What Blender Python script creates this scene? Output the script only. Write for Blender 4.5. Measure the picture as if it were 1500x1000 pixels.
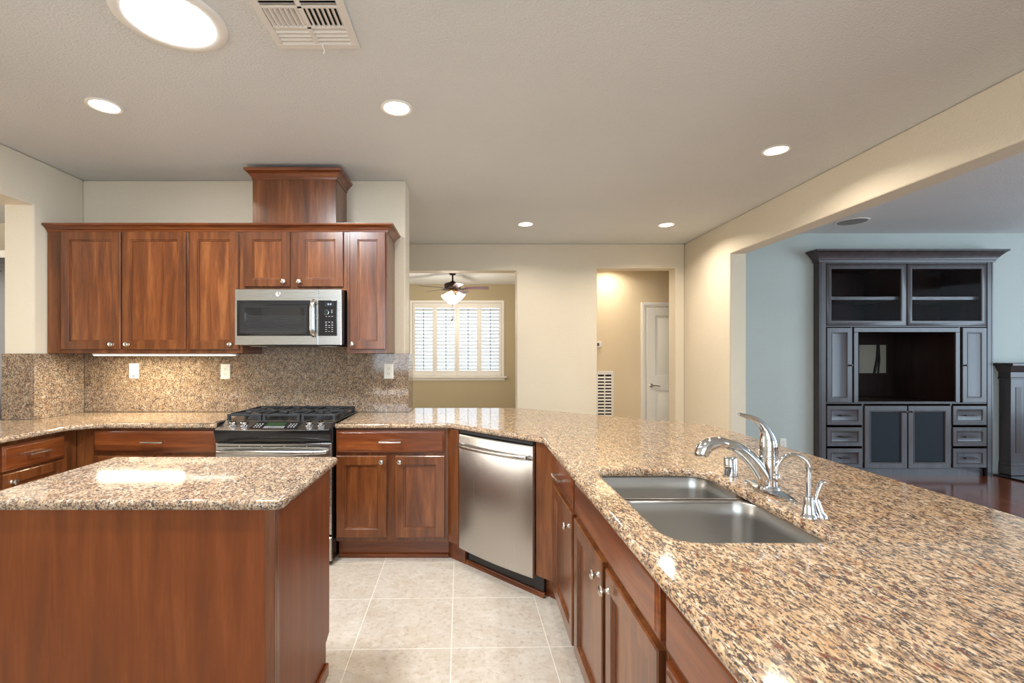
import bpy, bmesh, math, random
from math import sin, cos, pi, radians as R
from mathutils import Vector, Matrix
from mathutils.geometry import tessellate_polygon
random.seed(4)
for o in list(bpy.data.objects):
    bpy.data.objects.remove(o)
S = bpy.context.scene
COL = S.collection

# ------------------------------------------------------------------ camera, sky, light, exposure
CH = 1.37
cam_data = bpy.data.cameras.new('camera')
cam = bpy.data.objects.new('camera', cam_data)
COL.objects.link(cam)
cam.location = (0, 0, CH)
cam.rotation_euler = (R(90), 0, 0)
cam_data.sensor_width = 36
cam_data.lens = 700 / 1500 * 36
cam_data.shift_x = 60 / 1500
cam_data.shift_y = 18 / 1500
cam_data.clip_start = .02
S.camera = cam
S.view_settings.view_transform = 'Standard'
S.view_settings.look = 'None'
S.view_settings.gamma = 1
S.view_settings.use_curve_mapping = False
S.view_settings.exposure = 0.15
world = bpy.data.worlds.new('sky'); S.world = world
world.use_nodes = True
wn = world.node_tree.nodes['Background']
wn.inputs[0].default_value = (.80, .90, 1, 1)
wn.inputs[1].default_value = 1.05

def area(name, loc, rot, sx, sy, watts, col, shape='RECTANGLE', spread=None, parent=None):
    l = bpy.data.lights.new(name, 'AREA'); l.shape = shape; l.size = sx; l.size_y = sy
    l.energy = watts; l.color = col
    if spread: l.spread = spread
    o = bpy.data.objects.new(name, l); COL.objects.link(o)
    o.location = loc; o.rotation_euler = rot
    if parent: o.parent = parent
    return o
WARM = (1, .90, .77); DAY = (.78, .90, 1); COOL = (.62, .82, 1)
# window daylight of family room and fan room, plus added fill lamps
area('rear_fill_lamp', (-.4, -2.93, 1.75), (R(90), 0, 0), 3.4, 1.5, 80, DAY)  # added fill from behind the camera, no window seen there
area('family_room_window_daylight', (8.4, 1.6, 1.5), (R(90), 0, R(90)), 4.4, 2.1, 190, COOL)
area('family_room_rear_daylight', (6.0, -2.93, 1.6), (R(90), 0, 0), 3.0, 1.8, 55, COOL)
area('side_room_fill_lamp', (-6.9, 1.5, 1.6), (R(90), 0, R(-90)), 3, 1.8, 110, (1, .93, .84))  # added to brighten the side room, source unseen
area('fan_room_side_fill', (-3.9, 7.7, 1.5), (R(90), 0, R(-90)), 2.2, 1.9, 42, (1, .98, .94))  # fill added to lift the fan room, no window in that wall
area('fan_room_window_daylight', (-.27, 9.62, 1.65), (R(90), 0, R(180)), 2.0, 1.7, 14, DAY)

# ------------------------------------------------------------------ mesh helpers
class MB:
    def __init__(s): s.v = []; s.f = []; s.sm = []
    def add(s, vs, fs, smooth=False):
        o = len(s.v); s.v += [tuple(v) for v in vs]
        for f in fs: s.f.append([i + o for i in f]); s.sm.append(smooth)
        return s
    def box(s, x0, x1, y0, y1, z0, z1):
        x0, x1 = sorted((x0, x1)); y0, y1 = sorted((y0, y1)); z0, z1 = sorted((z0, z1))
        return s.add([(x0,y0,z0),(x1,y0,z0),(x1,y1,z0),(x0,y1,z0),(x0,y0,z1),(x1,y0,z1),(x1,y1,z1),(x0,y1,z1)],
              [(0,3,2,1),(4,5,6,7),(0,1,5,4),(1,2,6,5),(2,3,7,6),(3,0,4,7)])
    def loops(s, loops, cap0=True, cap1=True, closed=True, smooth=False):
        n = len(loops[0]); vs = [p for l in loops for p in l]; fs = []
        for k in range(len(loops) - 1):
            for i in range(n if closed else n - 1):
                j = (i + 1) % n
                fs.append((k*n+i, k*n+j, (k+1)*n+j, (k+1)*n+i))
        s.add(vs, fs, smooth)
        o = len(s.v) - len(vs)
        if cap0: s.f.append([o + i for i in range(n)][::-1]); s.sm.append(False)
        if cap1: s.f.append([o + (len(loops)-1)*n + i for i in range(n)]); s.sm.append(False)
        return s
    def tube(s, path, r, n=12, cap=True, sx=1.0, ref=None):
        path = [Vector(p) for p in path]; m = len(path)
        rs = r if isinstance(r, (list, tuple)) else [r] * m
        T = []
        for i in range(m):
            a = path[max(i-1, 0)]; b = path[min(i+1, m-1)]; T.append((b - a).normalized())
        up = Vector(ref) if ref else (Vector((0,0,1)) if abs(T[0].z) < .9 else Vector((0,1,0)))
        N = (up - T[0] * up.dot(T[0])).normalized(); L = []
        for i in range(m):
            if i:
                N = (N - T[i] * N.dot(T[i])).normalized()
            B = T[i].cross(N)
            L.append([path[i] + (N * cos(2*pi*k/n) + B * (sin(2*pi*k/n) * sx)) * rs[i] for k in range(n)])
        return s.loops(L, cap, cap, True, True)
    def cyl(s, p0, p1, r0, r1=None, n=20):
        return s.tube([p0, p1], [r0, r0 if r1 is None else r1], n)
    def lathe(s, prof, c=(0,0,0), axis='z', n=24, cap=True):
        L = []
        for r, h in prof:
            r = max(r, 1e-5); l = []
            for k in range(n):
                a = 2*pi*k/n; u, w = r*cos(a), r*sin(a)
                p = (u, w, h) if axis == 'z' else ((u, h, w) if axis == 'y' else (h, u, w))
                l.append((p[0]+c[0], p[1]+c[1], p[2]+c[2]))
            L.append(l)
        return s.loops(L, cap, cap, True, True)
    def prism(s, poly, axis, a, b):
        def P(u, w, h): return {'x': (h,u,w), 'y': (u,h,w), 'z': (u,w,h)}[axis]
        return s.loops([[P(u,w,a) for u,w in poly], [P(u,w,b) for u,w in poly]])
    def xf(s, M):
        s.v = [tuple(M @ Vector(v)) for v in s.v]; return s
    def build(s, name, mat, parent=None, bevel=0, seg=2, ang=35):
        me = bpy.data.meshes.new(name); me.from_pydata(s.v, [], s.f); 
        bm = bmesh.new(); bm.from_mesh(me)
        bmesh.ops.recalc_face_normals(bm, faces=bm.faces); bm.to_mesh(me); bm.free()
        me.polygons.foreach_set('use_smooth', [True]*len(me.polygons))
        me.set_sharp_from_angle(angle=R(ang))
        me.materials.append(mat)
        o = bpy.data.objects.new(name, me); COL.objects.link(o)
        if parent: o.parent = parent
        if bevel:
            b = o.modifiers.new('bevel', 'BEVEL'); b.width = bevel; b.segments = seg; b.limit_method = 'ANGLE'; b.angle_limit = R(40)
        return o

def offset(poly, d):
    """Inward offset of a counter-clockwise polygon (outward of a clockwise hole)."""
    n = len(poly); out = []
    for i in range(n):
        p0, p1, p2 = (Vector(poly[i-1]), Vector(poly[i]), Vector(poly[(i+1) % n]))
        a = (p1 - p0).normalized(); b = (p2 - p1).normalized()
        na = Vector((-a.y, a.x)); nb = Vector((-b.y, b.x)); m = na + nb
        m = m / max(m.dot(na), .2) if m.length > 1e-6 else na
        out.append((p1.x + m.x*d, p1.y + m.y*d))
    return out
def fillet(pts, rad, seg=6):
    n = len(pts); out = []
    for i in range(n):
        r = rad[i] if isinstance(rad, (list, tuple)) else rad
        p0, p1, p2 = Vector(pts[i-1]), Vector(pts[i]), Vector(pts[(i+1) % n])
        if r <= 0: out.append(tuple(p1)); continue
        a = (p0-p1).normalized(); b = (p2-p1).normalized(); th = a.angle(b); t = r / math.tan(th/2)
        c = p1 + (a+b).normalized() * (r / sin(th/2)); s0 = p1 + a*t - c; s1 = p1 + b*t - c
        for k in range(seg+1):
            q = s0.lerp(s1, k/seg); q = q.normalized() * r; out.append((c.x+q.x, c.y+q.y))
    return out
def rrect(x0, x1, y0, y1, r, seg=6): return fillet([(x0,y0),(x1,y0),(x1,y1),(x0,y1)], r, seg)
def slab(mb, outer, holes, prof):
    """Flat slab whose edge follows prof = [(inset, z) ...] from bottom to top, with holes of the same edge."""
    caps = []
    for which in (0, -1):
        ins, z = prof[which]
        caps.append(([offset(outer, ins)] + [offset(h, ins) for h in holes], z))
    for P in [outer] + holes:
        mb.loops([[(x, y, z) for x, y in offset(P, d)] for d, z in prof], False, False, True, True)
    for Ls, z in caps:
        flat = [Vector((x, y, 0)) for l in Ls for x, y in l]
        tri = tessellate_polygon([[Vector((x, y, 0)) for x, y in l] for l in Ls])
        mb.add([(p.x, p.y, z) for p in flat], tri)
    return mb
def weld(o, d=1e-5):
    bm = bmesh.new(); bm.from_mesh(o.data); bmesh.ops.remove_doubles(bm, verts=bm.verts, dist=d)
    bmesh.ops.recalc_face_normals(bm, faces=bm.faces); bm.to_mesh(o.data); bm.free()
    o.data.set_sharp_from_angle(angle=R(35)); return o
def panel(mb, x0, z0, w, h, prof, y=0, hole=False):
    """Front panel facing -y: nested rectangles, prof = [(inset, y)...]."""
    L = [[(x0+i, y+d, z0+i), (x0+w-i, y+d, z0+i), (x0+w-i, y+d, z0+h-i), (x0+i, y+d, z0+h-i)] for i, d in prof]
    return mb.loops(L, not hole, not hole)
def sweep(mb, path, prof):
    """Moulding along a horizontal polyline (out = right-hand side of travel), prof = [(out, z)...] closed section."""
    n = len(path); L = []
    for i in range(n):
        p = Vector(path[i])
        a = (p - Vector(path[i-1])).normalized() if i else None
        b = (Vector(path[i+1]) - p).normalized() if i < n-1 else None
        if a is None: a = b
        if b is None: b = a
        na = Vector((a.y, -a.x)); nb = Vector((b.y, -b.x)); m = na + nb; m = m / m.dot(na)
        L.append([(p.x + m.x*o, p.y + m.y*o, z) for o, z in prof])
    return mb.loops(L)
def tag(o, label, cat, group=None):
    o['label'] = label; o['category'] = cat; o['kind'] = 'thing'
    if group: o['group'] = group
    return o
def thing(name, label, cat, loc=(0,0,0), rz=0, group=None):
    o = bpy.data.objects.new(name, None); COL.objects.link(o); o.empty_display_size = .05
    o.location = loc; o.rotation_euler = (0, 0, rz)
    return tag(o, label, cat, group)
def struct(mb, name, mat, bevel=0, parent=None, loc=None):
    o = mb.build(name, mat, parent, bevel, 3)
    if not parent: o['kind'] = 'structure'
    if loc: o.location = loc
    return o
def dup(o, parent=None):
    c = o.copy(); COL.objects.link(c)
    if parent: c.parent = parent
    for ch in list(o.children): dup(ch, c)
    return c

# ------------------------------------------------------------------ materials
MATS = {}
class NT:
    def __init__(s, name):
        s.m = bpy.data.materials.new(name); s.m.use_nodes = True; s.t = s.m.node_tree
        s.b = s.t.nodes['Principled BSDF']; MATS[name] = s.m
    def n(s, typ, **kw):
        nd = s.t.nodes.new(typ)
        for k, v in kw.items():
            if k.startswith('i_'): nd.inputs[k[2:].replace('_', ' ')].default_value = v
            else: setattr(nd, k, v)
        return nd
    def l(s, a, b): s.t.links.new(a, b)
    def coords(s, scale=(1,1,1), rot=(0,0,0), loc=(0,0,0), kind='Object'):
        tc = s.n('ShaderNodeTexCoord'); mp = s.n('ShaderNodeMapping')
        mp.inputs['Scale'].default_value = scale; mp.inputs['Rotation'].default_value = rot; mp.inputs['Location'].default_value = loc
        s.l(tc.outputs[kind], mp.inputs['Vector']); return mp.outputs['Vector']
    def noise(s, vec, scale, detail=3, rough=.5, dist=0):
        nd = s.n('ShaderNodeTexNoise'); s.l(vec, nd.inputs['Vector'])
        nd.inputs['Scale'].default_value = scale; nd.inputs['Detail'].default_value = detail
        nd.inputs['Roughness'].default_value = rough; nd.inputs['Distortion'].default_value = dist
        return nd.outputs['Fac']
    def ramp(s, fac, stops, interp='LINEAR'):
        nd = s.n('ShaderNodeValToRGB'); e = nd.color_ramp.elements; nd.color_ramp.interpolation = interp
        while len(e) < len(stops): e.new(.5)
        for el, (p, c) in zip(e, stops):
            el.position = p; el.color = (*c, 1) if len(c) == 3 else c
        s.l(fac, nd.inputs['Fac']); return nd.outputs['Color']
    def mix(s, fac, a, b, mode='MIX'):
        nd = s.n('ShaderNodeMix', data_type='RGBA', blend_type=mode)
        for sock, v in ((nd.inputs[0], fac), (nd.inputs[6], a), (nd.inputs[7], b)):
            if hasattr(v, 'node'): s.l(v, sock)
            elif isinstance(v, (int, float)): sock.default_value = v
            else: sock.default_value = (*v, 1)
        return nd.outputs[2]
    def base(s, c):
        if hasattr(c, 'node'): s.l(c, s.b.inputs['Base Color'])
        else: s.b.inputs['Base Color'].default_value = (*c, 1)
    def set(s, **kw):
        for k, v in kw.items():
            k = k.replace('_', ' ')
            if hasattr(v, 'node'): s.l(v, s.b.inputs[k])
            else: s.b.inputs[k].default_value = v
        return s
    def bump(s, h, strength=.2, dist=.002):
        nd = s.n('ShaderNodeBump'); nd.inputs['Strength'].default_value = strength; nd.inputs['Distance'].default_value = dist
        s.l(h, nd.inputs['Height']); s.l(nd.outputs['Normal'], s.b.inputs['Normal'])
def G(c):  # sRGB 0-255 to linear
    return tuple(((x/255/12.92) if x/255 <= .04045 else ((x/255+.055)/1.055)**2.4) for x in c)
def plain(name, c, rough=.5, metal=0, spec=.5, emit=None, es=1, coat=0):
    t = NT(name); t.base(c)
    v = t.coords(); nz = t.noise(v, 40, 2)
    rr = t.n('ShaderNodeMapRange'); t.l(nz, rr.inputs[0]); rr.inputs[3].default_value = max(rough-.04, .01); rr.inputs[4].default_value = rough+.04
    t.set(Roughness=rr.outputs[0], Metallic=metal, Specular_IOR_Level=spec)
    if coat: t.set(Coat_Weight=coat, Coat_Roughness=.15)
    if emit: t.set(Emission_Color=(*emit, 1), Emission_Strength=es)
    return t.m
def paint(name, c, bump=.35, scale=110):
    t = NT(name); v = t.coords()
    n = t.noise(v, scale, 3, .55); f = t.ramp(n, [(.38, (0,0,0)), (.62, (1,1,1))])
    big = t.noise(v, 1.3, 2)
    t.base(t.mix(t.ramp(big, [(.3, (0,0,0)), (.7, (1,1,1))]), tuple(x*.96 for x in c), c))
    t.set(Roughness=.55, Specular_IOR_Level=.3); t.bump(f, bump, .003); return t.m
def wood(name, dark, mid, light, axis='z', rough=.28, figure=1.0, coat=.25, spec=.5):
    t = NT(name)
    sc = {'x': (1.2, 14, 14), 'y': (14, 1.2, 14), 'z': (14, 14, 1.2)}[axis]
    oi = t.n('ShaderNodeObjectInfo')
    tc = t.n('ShaderNodeTexCoord'); mp = t.n('ShaderNodeMapping'); mp.inputs['Scale'].default_value = sc
    ad = t.n('ShaderNodeVectorMath', operation='ADD'); sp = t.n('ShaderNodeVectorMath', operation='SCALE')
    cx = t.n('ShaderNodeCombineXYZ')
    for k in range(3): t.l(oi.outputs['Random'], cx.inputs[k])
    t.l(cx.outputs[0], sp.inputs[0]); sp.inputs['Scale'].default_value = 7
    t.l(tc.outputs['Object'], ad.inputs[0]); t.l(sp.outputs[0], ad.inputs[1]); t.l(ad.outputs[0], mp.inputs['Vector'])
    v = mp.outputs['Vector']
    n1 = t.noise(v, 1.1, 5, .6, .8*figure); n2 = t.noise(v, 6.5, 4, .65, .3)
    c = t.ramp(n1, [(.25, dark), (.5, mid), (.78, light)])
    c = t.mix(t.ramp(n2, [(.36, (0,0,0)), (.62, (1,1,1))]), t.mix(.35, c, dark), c)
    mp2 = t.n('ShaderNodeMapping'); mp2.inputs['Scale'].default_value = (3,3,3); t.l(ad.outputs[0], mp2.inputs['Vector'])
    bl = t.noise(mp2.outputs['Vector'], 1.0, 2)
    c = t.mix(t.ramp(bl, [(.35, (0,0,0)), (.7, (1,1,1))]), t.mix(.22, c, dark), c)
    t.base(c); t.set(Roughness=rough, Coat_Weight=coat, Coat_Roughness=.12, Specular_IOR_Level=spec)
    return t.m
def granite(name, stretch=2.6, ang=0.3, sc=1.0, tint=(1,1,1)):
    t = NT(name)
    v = t.coords((1, 1/stretch, 1), (0, 0, ang))
    u = t.coords((1, 1, 1))
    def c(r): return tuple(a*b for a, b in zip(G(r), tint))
    big = t.noise(v, 16*sc, 3, .6, .4)
    col = t.ramp(big, [(.30, c((146,120,96))), (.46, c((192,161,125))), (.60, c((208,181,147))), (.74, c((224,208,184)))])
    tan = t.noise(v, 7*sc, 3, .6)
    col = t.mix(t.ramp(tan, [(.52, (0,0,0)), (.68, (.6,.6,.6))]), col, c((184,138,92)))
    g = t.noise(v, 52*sc, 3, .62, .5)
    col = t.mix(t.ramp(g, [(.50, (0,0,0)), (.57, (.9,.9,.9))]), col, c((112,98,88)))
    d = t.noise(v, 74*sc, 2, .6, .35)
    msk = t.noise(v, 13*sc, 2, .5)
    dm = t.n('ShaderNodeMath', operation='MULTIPLY_ADD'); t.l(msk, dm.inputs[0]); dm.inputs[1].default_value = .34; t.l(d, dm.inputs[2])
    col = t.mix(t.ramp(dm.outputs[0], [(.70, (0,0,0)), (.755, (1,1,1))]), col, c((72,65,62)))
    b = t.noise(v, 30*sc, 1, .5)
    col = t.mix(t.ramp(b, [(.66, (0,0,0)), (.70, (.85,.85,.85))]), col, c((108,60,48)))
    pale = t.noise(v, 41*sc, 2, .6, .3)
    col = t.mix(t.ramp(pale, [(.58, (0,0,0)), (.68, (.6,.6,.6))]), col, c((230,218,198)))
    fine = t.noise(u, 420, 2, .6)
    col = t.mix(t.ramp(fine, [(.40, (.30,.30,.30)), (.52, (0,0,0))]), col, c((150,128,108)))
    t.base(col); t.set(Roughness=.07, Specular_IOR_Level=.5)
    t.bump(t.noise(u, 60, 2), .02, .001)
    return t.m
def steel(name, c=(.54,.525,.505), rough=.27, axis='x', aniso=.5):
    t = NT(name); sc = {'x': (2, 90, 260), 'z': (260, 90, 2), 'y': (260, 2, 260)}[axis]
    v = t.coords(sc); n = t.noise(v, 1.5, 3, .6)
    rr = t.n('ShaderNodeMapRange'); t.l(n, rr.inputs[0]); rr.inputs[3].default_value = rough-.06; rr.inputs[4].default_value = rough+.07
    t.base(c); t.set(Metallic=1.0, Roughness=rr.outputs[0]); t.bump(n, .02, .0005); return t.m

KP = G((223,211,190))
M_wall = paint('cream_wall_paint', KP)
M_ceil = paint('ceiling_texture_paint', G((221,222,221)), .55, 90)
M_green = paint('olive_wall_paint', G((184,170,140)), .3)
M_liv = paint('daylight_tinted_wall_paint', G((186,192,186)), .3)  # cool daylight put into the wall colour
M_livceil = M_ceil
M_hall = paint('warm_cream_wall_paint', G((232,212,178)), .3)
M_white = plain('white_painted_trim', G((238,234,226)), .35)
M_wv = wood('cherry_vertical', G((62,32,15)), G((116,64,31)), G((158,98,52)), 'z', figure=.5)
M_wvp = wood('cherry_panel', G((66,33,15)), G((124,68,32)), G((168,106,58)), 'z', figure=.7)
M_wh = wood('cherry_horizontal', G((70,33,14)), G((126,64,28)), G((162,92,44)), 'x')
M_wi = wood('cherry_island_panel', G((98,48,18)), G((127,64,24)), G((146,81,35)), 'z', .36, .5, .0, .35)
M_esp = wood('espresso_daylight_sheen', G((48,40,40)), G((66,56,57)), G((82,70,72)), 'z', .38, .6, .2)  # grey daylight reflection put into the brown wood colours
M_espd = wood('espresso_shaded_inside', G((30,20,18)), G((50,30,26)), G((66,42,36)), 'z', .4, .6, .1)  # darker espresso copy, recess shade put into the colour
M_gr = granite('granite_counter', 2.6, .3, 2.8, (.98,.97,.975))
M_gri = granite('granite_island_skylit', 1.6, .5, 2.4, (.86,.875,.945))  # grey cast of the skylight put into the tint
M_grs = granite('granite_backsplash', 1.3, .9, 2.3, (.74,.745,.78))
M_steel = steel('brushed_steel')
M_steelv = steel('brushed_steel_upright', axis='z', rough=.24)
M_sink = steel('sink_steel', (.50,.49,.47), .30, 'x')
M_chrome = plain('chrome', (.66,.67,.69), .05, 1)
M_nickel = plain('satin_nickel', (.62,.59,.54), .24, 1)
M_black = plain('black_enamel', (.014,.014,.016), .22)
M_iron = plain('cast_iron', (.020,.022,.026), .5)
M_blackglass = plain('black_glass', (.012,.012,.014), .06, 0, .5, coat=.3)
M_dark = plain('dark_void', (.01,.01,.01), .8)
M_plastic = plain('white_plastic', G((236,232,222)), .35)
M_grey = plain('grey_print', G((170,170,172)), .5)
M_bronze = plain('oil_rubbed_bronze', G((58,48,42)), .4, .6)
M_rubber = plain('black_cable_rubber', (.01,.01,.01), .6)
M_slot = plain('outlet_slot_dark', (.05,.045,.04), .6)

# ------------------------------------------------------------------ setting
ZC = 2.735; YW = 3.76; XL = -3.046
t = NT('travertine_floor_tile')
v = t.coords()
br = t.n('ShaderNodeTexBrick', offset=0.0, squash=1.0)
t.l(v, br.inputs['Vector'])
for k, val in (('Color1', (*G((200,193,183)), 1)), ('Color2', (*G((192,183,171)), 1)), ('Mortar', (*G((222,216,206)), 1)), ('Scale', 1.0), ('Mortar Size', .0022), ('Mortar Smooth', .2), ('Bias', 0.0), ('Brick Width', .457), ('Row Height', .457)):
    br.inputs[k].default_value = val
n1 = t.noise(v, 5.5, 6, .68, .2); n2 = t.noise(v, 38, 4, .7)
c = t.mix(t.ramp(n1, [(.38, (0,0,0)), (.70, (.8,.8,.8))]), br.outputs['Color'], G((180,164,146)))
c = t.mix(t.ramp(n2, [(.52, (0,0,0)), (.68, (.6,.6,.6))]), c, G((154,134,112)))
n3 = t.noise(v, 17, 5, .7, .15)
c = t.mix(t.ramp(n3, [(.48, (0,0,0)), (.70, (.45,.45,.45))]), c, G((216,210,200)))
c = t.mix(br.outputs['Fac'], c, G((226,220,210)))
t.base(c); t.set(Roughness=.30, Specular_IOR_Level=.45)
inv = t.n('ShaderNodeMath', operation='SUBTRACT'); inv.inputs[0].default_value = 1; t.l(br.outputs['Fac'], inv.inputs[1]); t.bump(inv.outputs[0], .25, .002)
M_tile = t.m
t = NT('cherry_plank_floor')
v = t.coords((1,1,1), (0,0,R(90)))
br = t.n('ShaderNodeTexBrick', offset=.37); t.l(v, br.inputs['Vector'])
for k, val in (('Color1', (*G((150,82,50)), 1)), ('Color2', (*G((118,58,34)), 1)), ('Mortar', (*G((40,18,10)), 1)), ('Scale', 1.0), ('Mortar Size', .0012), ('Bias', 0.0), ('Brick Width', 1.1), ('Row Height', .085)):
    br.inputs[k].default_value = val
gv = t.coords((14, 1.4, 14)); gn = t.noise(gv, 2.5, 4, .6, .5)
t.base(t.mix(t.ramp(gn, [(.35, (0,0,0)), (.7, (.6,.6,.6))]), br.outputs['Color'], G((66,28,16)))); t.set(Roughness=.2, Coat_Weight=.3, Coat_Roughness=.1)
M_plank = t.m

FO = Vector((-.0914, 2.225, 0)); FA = R(1.3)
Rm = Matrix.Rotation(-FA, 4, 'Z')
m = MB()
lo = [Rm @ (Vector(p) - FO) for p in ((-7,-3,0),(2.65,-3,0),(2.65,6,0),(4,6,0),(4,9.8,0),(-7,9.8,0))]
m.loops([[(p.x,p.y,-.08) for p in lo], [(p.x,p.y,0) for p in lo]])
fl = struct(m, 'floor', M_tile); fl.location = FO; fl.rotation_euler = (0,0,FA)
struct(MB().box(2.65, 9, -3, 6.0, -.08, -.0), 'floor', M_plank)
struct(MB().box(-7, 9, -3, 9.8, ZC, ZC+.12), 'ceiling', M_ceil)

# end wall behind the range, side wall with its pass-through opening
struct(MB().box(-3.256, -.516, YW, 4.0, 0, ZC), 'wall_back', M_wall, .012)
m = MB()
TL = .21
m.prism([(-3,0),(.9,0),(.9,2.407),(3.33,2.407),(3.33,0),(YW-.0005,0),(YW-.0005,ZC),(-3,ZC)], 'x', XL-TL, XL)
struct(m, 'wall_left', M_wall, .012)
struct(MB().box(XL-TL+.005, XL-.005, .9, 3.33, 0, .878), 'wall_left', M_wall)
struct(MB().box(XL-TL, XL, 4.0, 5.93, 0, ZC), 'wall_left', M_wall)  # unseen piece, added to contain the light
# far wall with the wide opening and the hallway opening
m = MB()
m.prism([(-3.256,0),(-1.9,0),(-1.9,2.403),(.567,2.403),(.567,0),(1.567,0),(1.567,2.432),(2.535,2.432),(2.535,0),(2.6495,0),(2.6495,ZC),(-3.256,ZC)], 'y', 5.93, 6.13)
struct(m, 'wall_far', M_wall, .010)
# side wall and the long dropped header over the peninsula
m = MB().prism([(-3,0),(-2.2,0),(-2.2,2.395),(4.894,2.395),(4.894,0),(6.13,0),(6.13,ZC),(-3,ZC)], 'x', 2.65, 2.82)
struct(m, 'wall_right', M_wall, .012)
# family room wall with the niche of the built-in
m = MB().box(2.82, 3.889, 5.42, 6.05, 0, ZC).box(5.821, 9, 5.42, 6.05, 0, ZC).box(3.889, 5.821, 5.42, 6.05, 2.50, ZC).box(3.86, 5.85, 6.25, 6.32, 0, ZC).box(3.86, 3.889, 6.05, 6.25, 0, ZC).box(5.821, 5.85, 6.05, 6.25, 0, ZC)
struct(m, 'wall_living', M_liv)
struct(MB().box(5.826, 5.89, 5.405, 5.4195, 0, .1), 'baseboard_living', M_white, .003)
struct(MB().box(2.8205, 3.889, 5.405, 5.4195, 0, .1), 'baseboard_living', M_white, .003)
# family room outer wall with its window; rear wall, kitchen opening added for fill
m = MB().box(8.5, 8.7, -3, 5.42, 0, .4).box(8.5, 8.7, -3, 5.42, 2.6, ZC).box(8.5, 8.7, -3, -.6, .4, 2.6).box(8.5, 8.7, 3.8, 5.42, .4, 2.6)
struct(m, 'wall_living_side', M_liv)
m = MB().box(-7, 9, -3.15, -3.0, 0, .95).box(-7, 9, -3.15, -3.0, 2.55, ZC).box(-7, -2.15, -3.15, -3, .95, 2.55).box(1.35, 4.45, -3.15, -3, .95, 2.55).box(7.55, 9, -3.15, -3, .95, 2.55)
struct(m, 'wall_rear', M_wall)
m = MB()
for a, b in ((-2.15, 1.35), (4.45, 7.55)):
    for k in range(4):
        x = a + (b-a)*k/3; m.box(x-.03, x+.03, -3.1, -3.03, .95, 2.55)
    m.box(a, b, -3.1, -3.03, .95, 1.0).box(a, b, -3.1, -3.03, 2.5, 2.55)
struct(m, 'unseen_rear_windows', M_white)  # kitchen part unseen, added to carry the fill light
m = MB()
for k in range(4):
    y = -.6 + 4.4*k/3; m.box(8.55, 8.62, y-.03, y+.03, .4, 2.6)
m.box(8.55, 8.62, -.6, 3.8, .4, .45).box(8.55, 8.62, -.6, 3.8, 2.55, 2.6)
struct(m, 'window_3', M_white)
# room beyond the pass-through
m = MB().box(-7.1, -7, -3, 6, 0, ZC).box(-7, XL-TL, 5.0, 5.15, 0, ZC)
struct(m, 'wall_side_room', M_wall)
# hallway
m = MB().box(1.3, 3.85, 6.9, 7.02, 0, ZC).box(1.2, 1.3, 6.13, 9.4, 0, ZC).box(3.75, 3.85, 6.13, 6.9, 0, ZC)
struct(m, 'wall_hall', M_hall)
# fan room: window wall with its opening
WX0, WX1, WZ0, WZ1 = -1.15, .60, .93, 2.37
m = MB().box(-4, WX0, 9.4, 9.55, 0, ZC).box(WX1, 1.2, 9.4, 9.55, 0, ZC).box(WX0, WX1, 9.4, 9.55, 0, WZ0).box(WX0, WX1, 9.4, 9.55, WZ1, ZC)
m.box(-4.1, -4, 6.0, 9.55, 0, ZC)
struct(m, 'wall_fan_room', M_green)

# window_1 behind the plantation shutters
m = MB()
m.box(WX0-.05, WX1+.05, 9.385, 9.3995, WZ1, WZ1+.05).box(WX0-.05, WX0, 9.385, 9.3995, WZ0, WZ1).box(WX1, WX1+.05, 9.385, 9.3995, WZ0, WZ1)
w1 = struct(m, 'window_1', M_white, .003)
m = MB().box(WX0-.1, WX1+.1, 9.33, 9.3995, WZ0-.03, WZ0).box(WX0-.06, WX1+.06, 9.38, 9.3995, WZ0-.085, WZ0-.03)
struct(m, 'window_sill', M_white, .004, w1)
m = MB()
for a, b in ((WX0, WX0+.04), (-.295, -.255), (WX1-.04, WX1)): m.box(a, b, 9.49, 9.53, WZ0, WZ1)
m.box(WX0, WX1, 9.49, 9.53, WZ0, WZ0+.04).box(WX0, WX1, 9.49, 9.53, WZ1-.04, WZ1)
struct(m, 'window_frame', M_white, 0, w1)
t = NT('clear_glass'); t.base((.95,.98,1)); t.set(Roughness=.0, Transmission_Weight=1.0, IOR=1.02); M_glass = t.m
struct(MB().box(WX0+.04, WX1-.04, 9.508, 9.512, WZ0+.04, WZ1-.04), 'glass', M_glass, 0, w1)
t = NT('shutter_louver_white'); t.base(G((244,244,242))); t.set(Roughness=.4, Transmission_Weight=0.0, Subsurface_Weight=0)
tr = t.n('ShaderNodeBsdfTranslucent'); tr.inputs[0].default_value = (.9,.95,1,1); mx = t.n('ShaderNodeMixShader'); mx.inputs[0].default_value = .25
t.l(t.b.outputs[0], mx.inputs[1]); t.l(tr.outputs[0], mx.inputs[2]); t.l(mx.outputs[0], t.t.nodes['Material Output'].inputs['Surface'])
M_louver = t.m
M_rod = plain('shaded_tilt_rod', G((150,148,144)), .4)  # white rod, its backlit shade put into the grey
pw = (WX1 - WX0 - .012) / 4
names = ['first white plantation shutter panel, next to the cut end of the kitchen wall', 'second white plantation shutter panel, behind the fan pull chain',
         'third white plantation shutter panel, just past the pull chain', 'last white plantation shutter panel, beside the bare olive wall']
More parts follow.
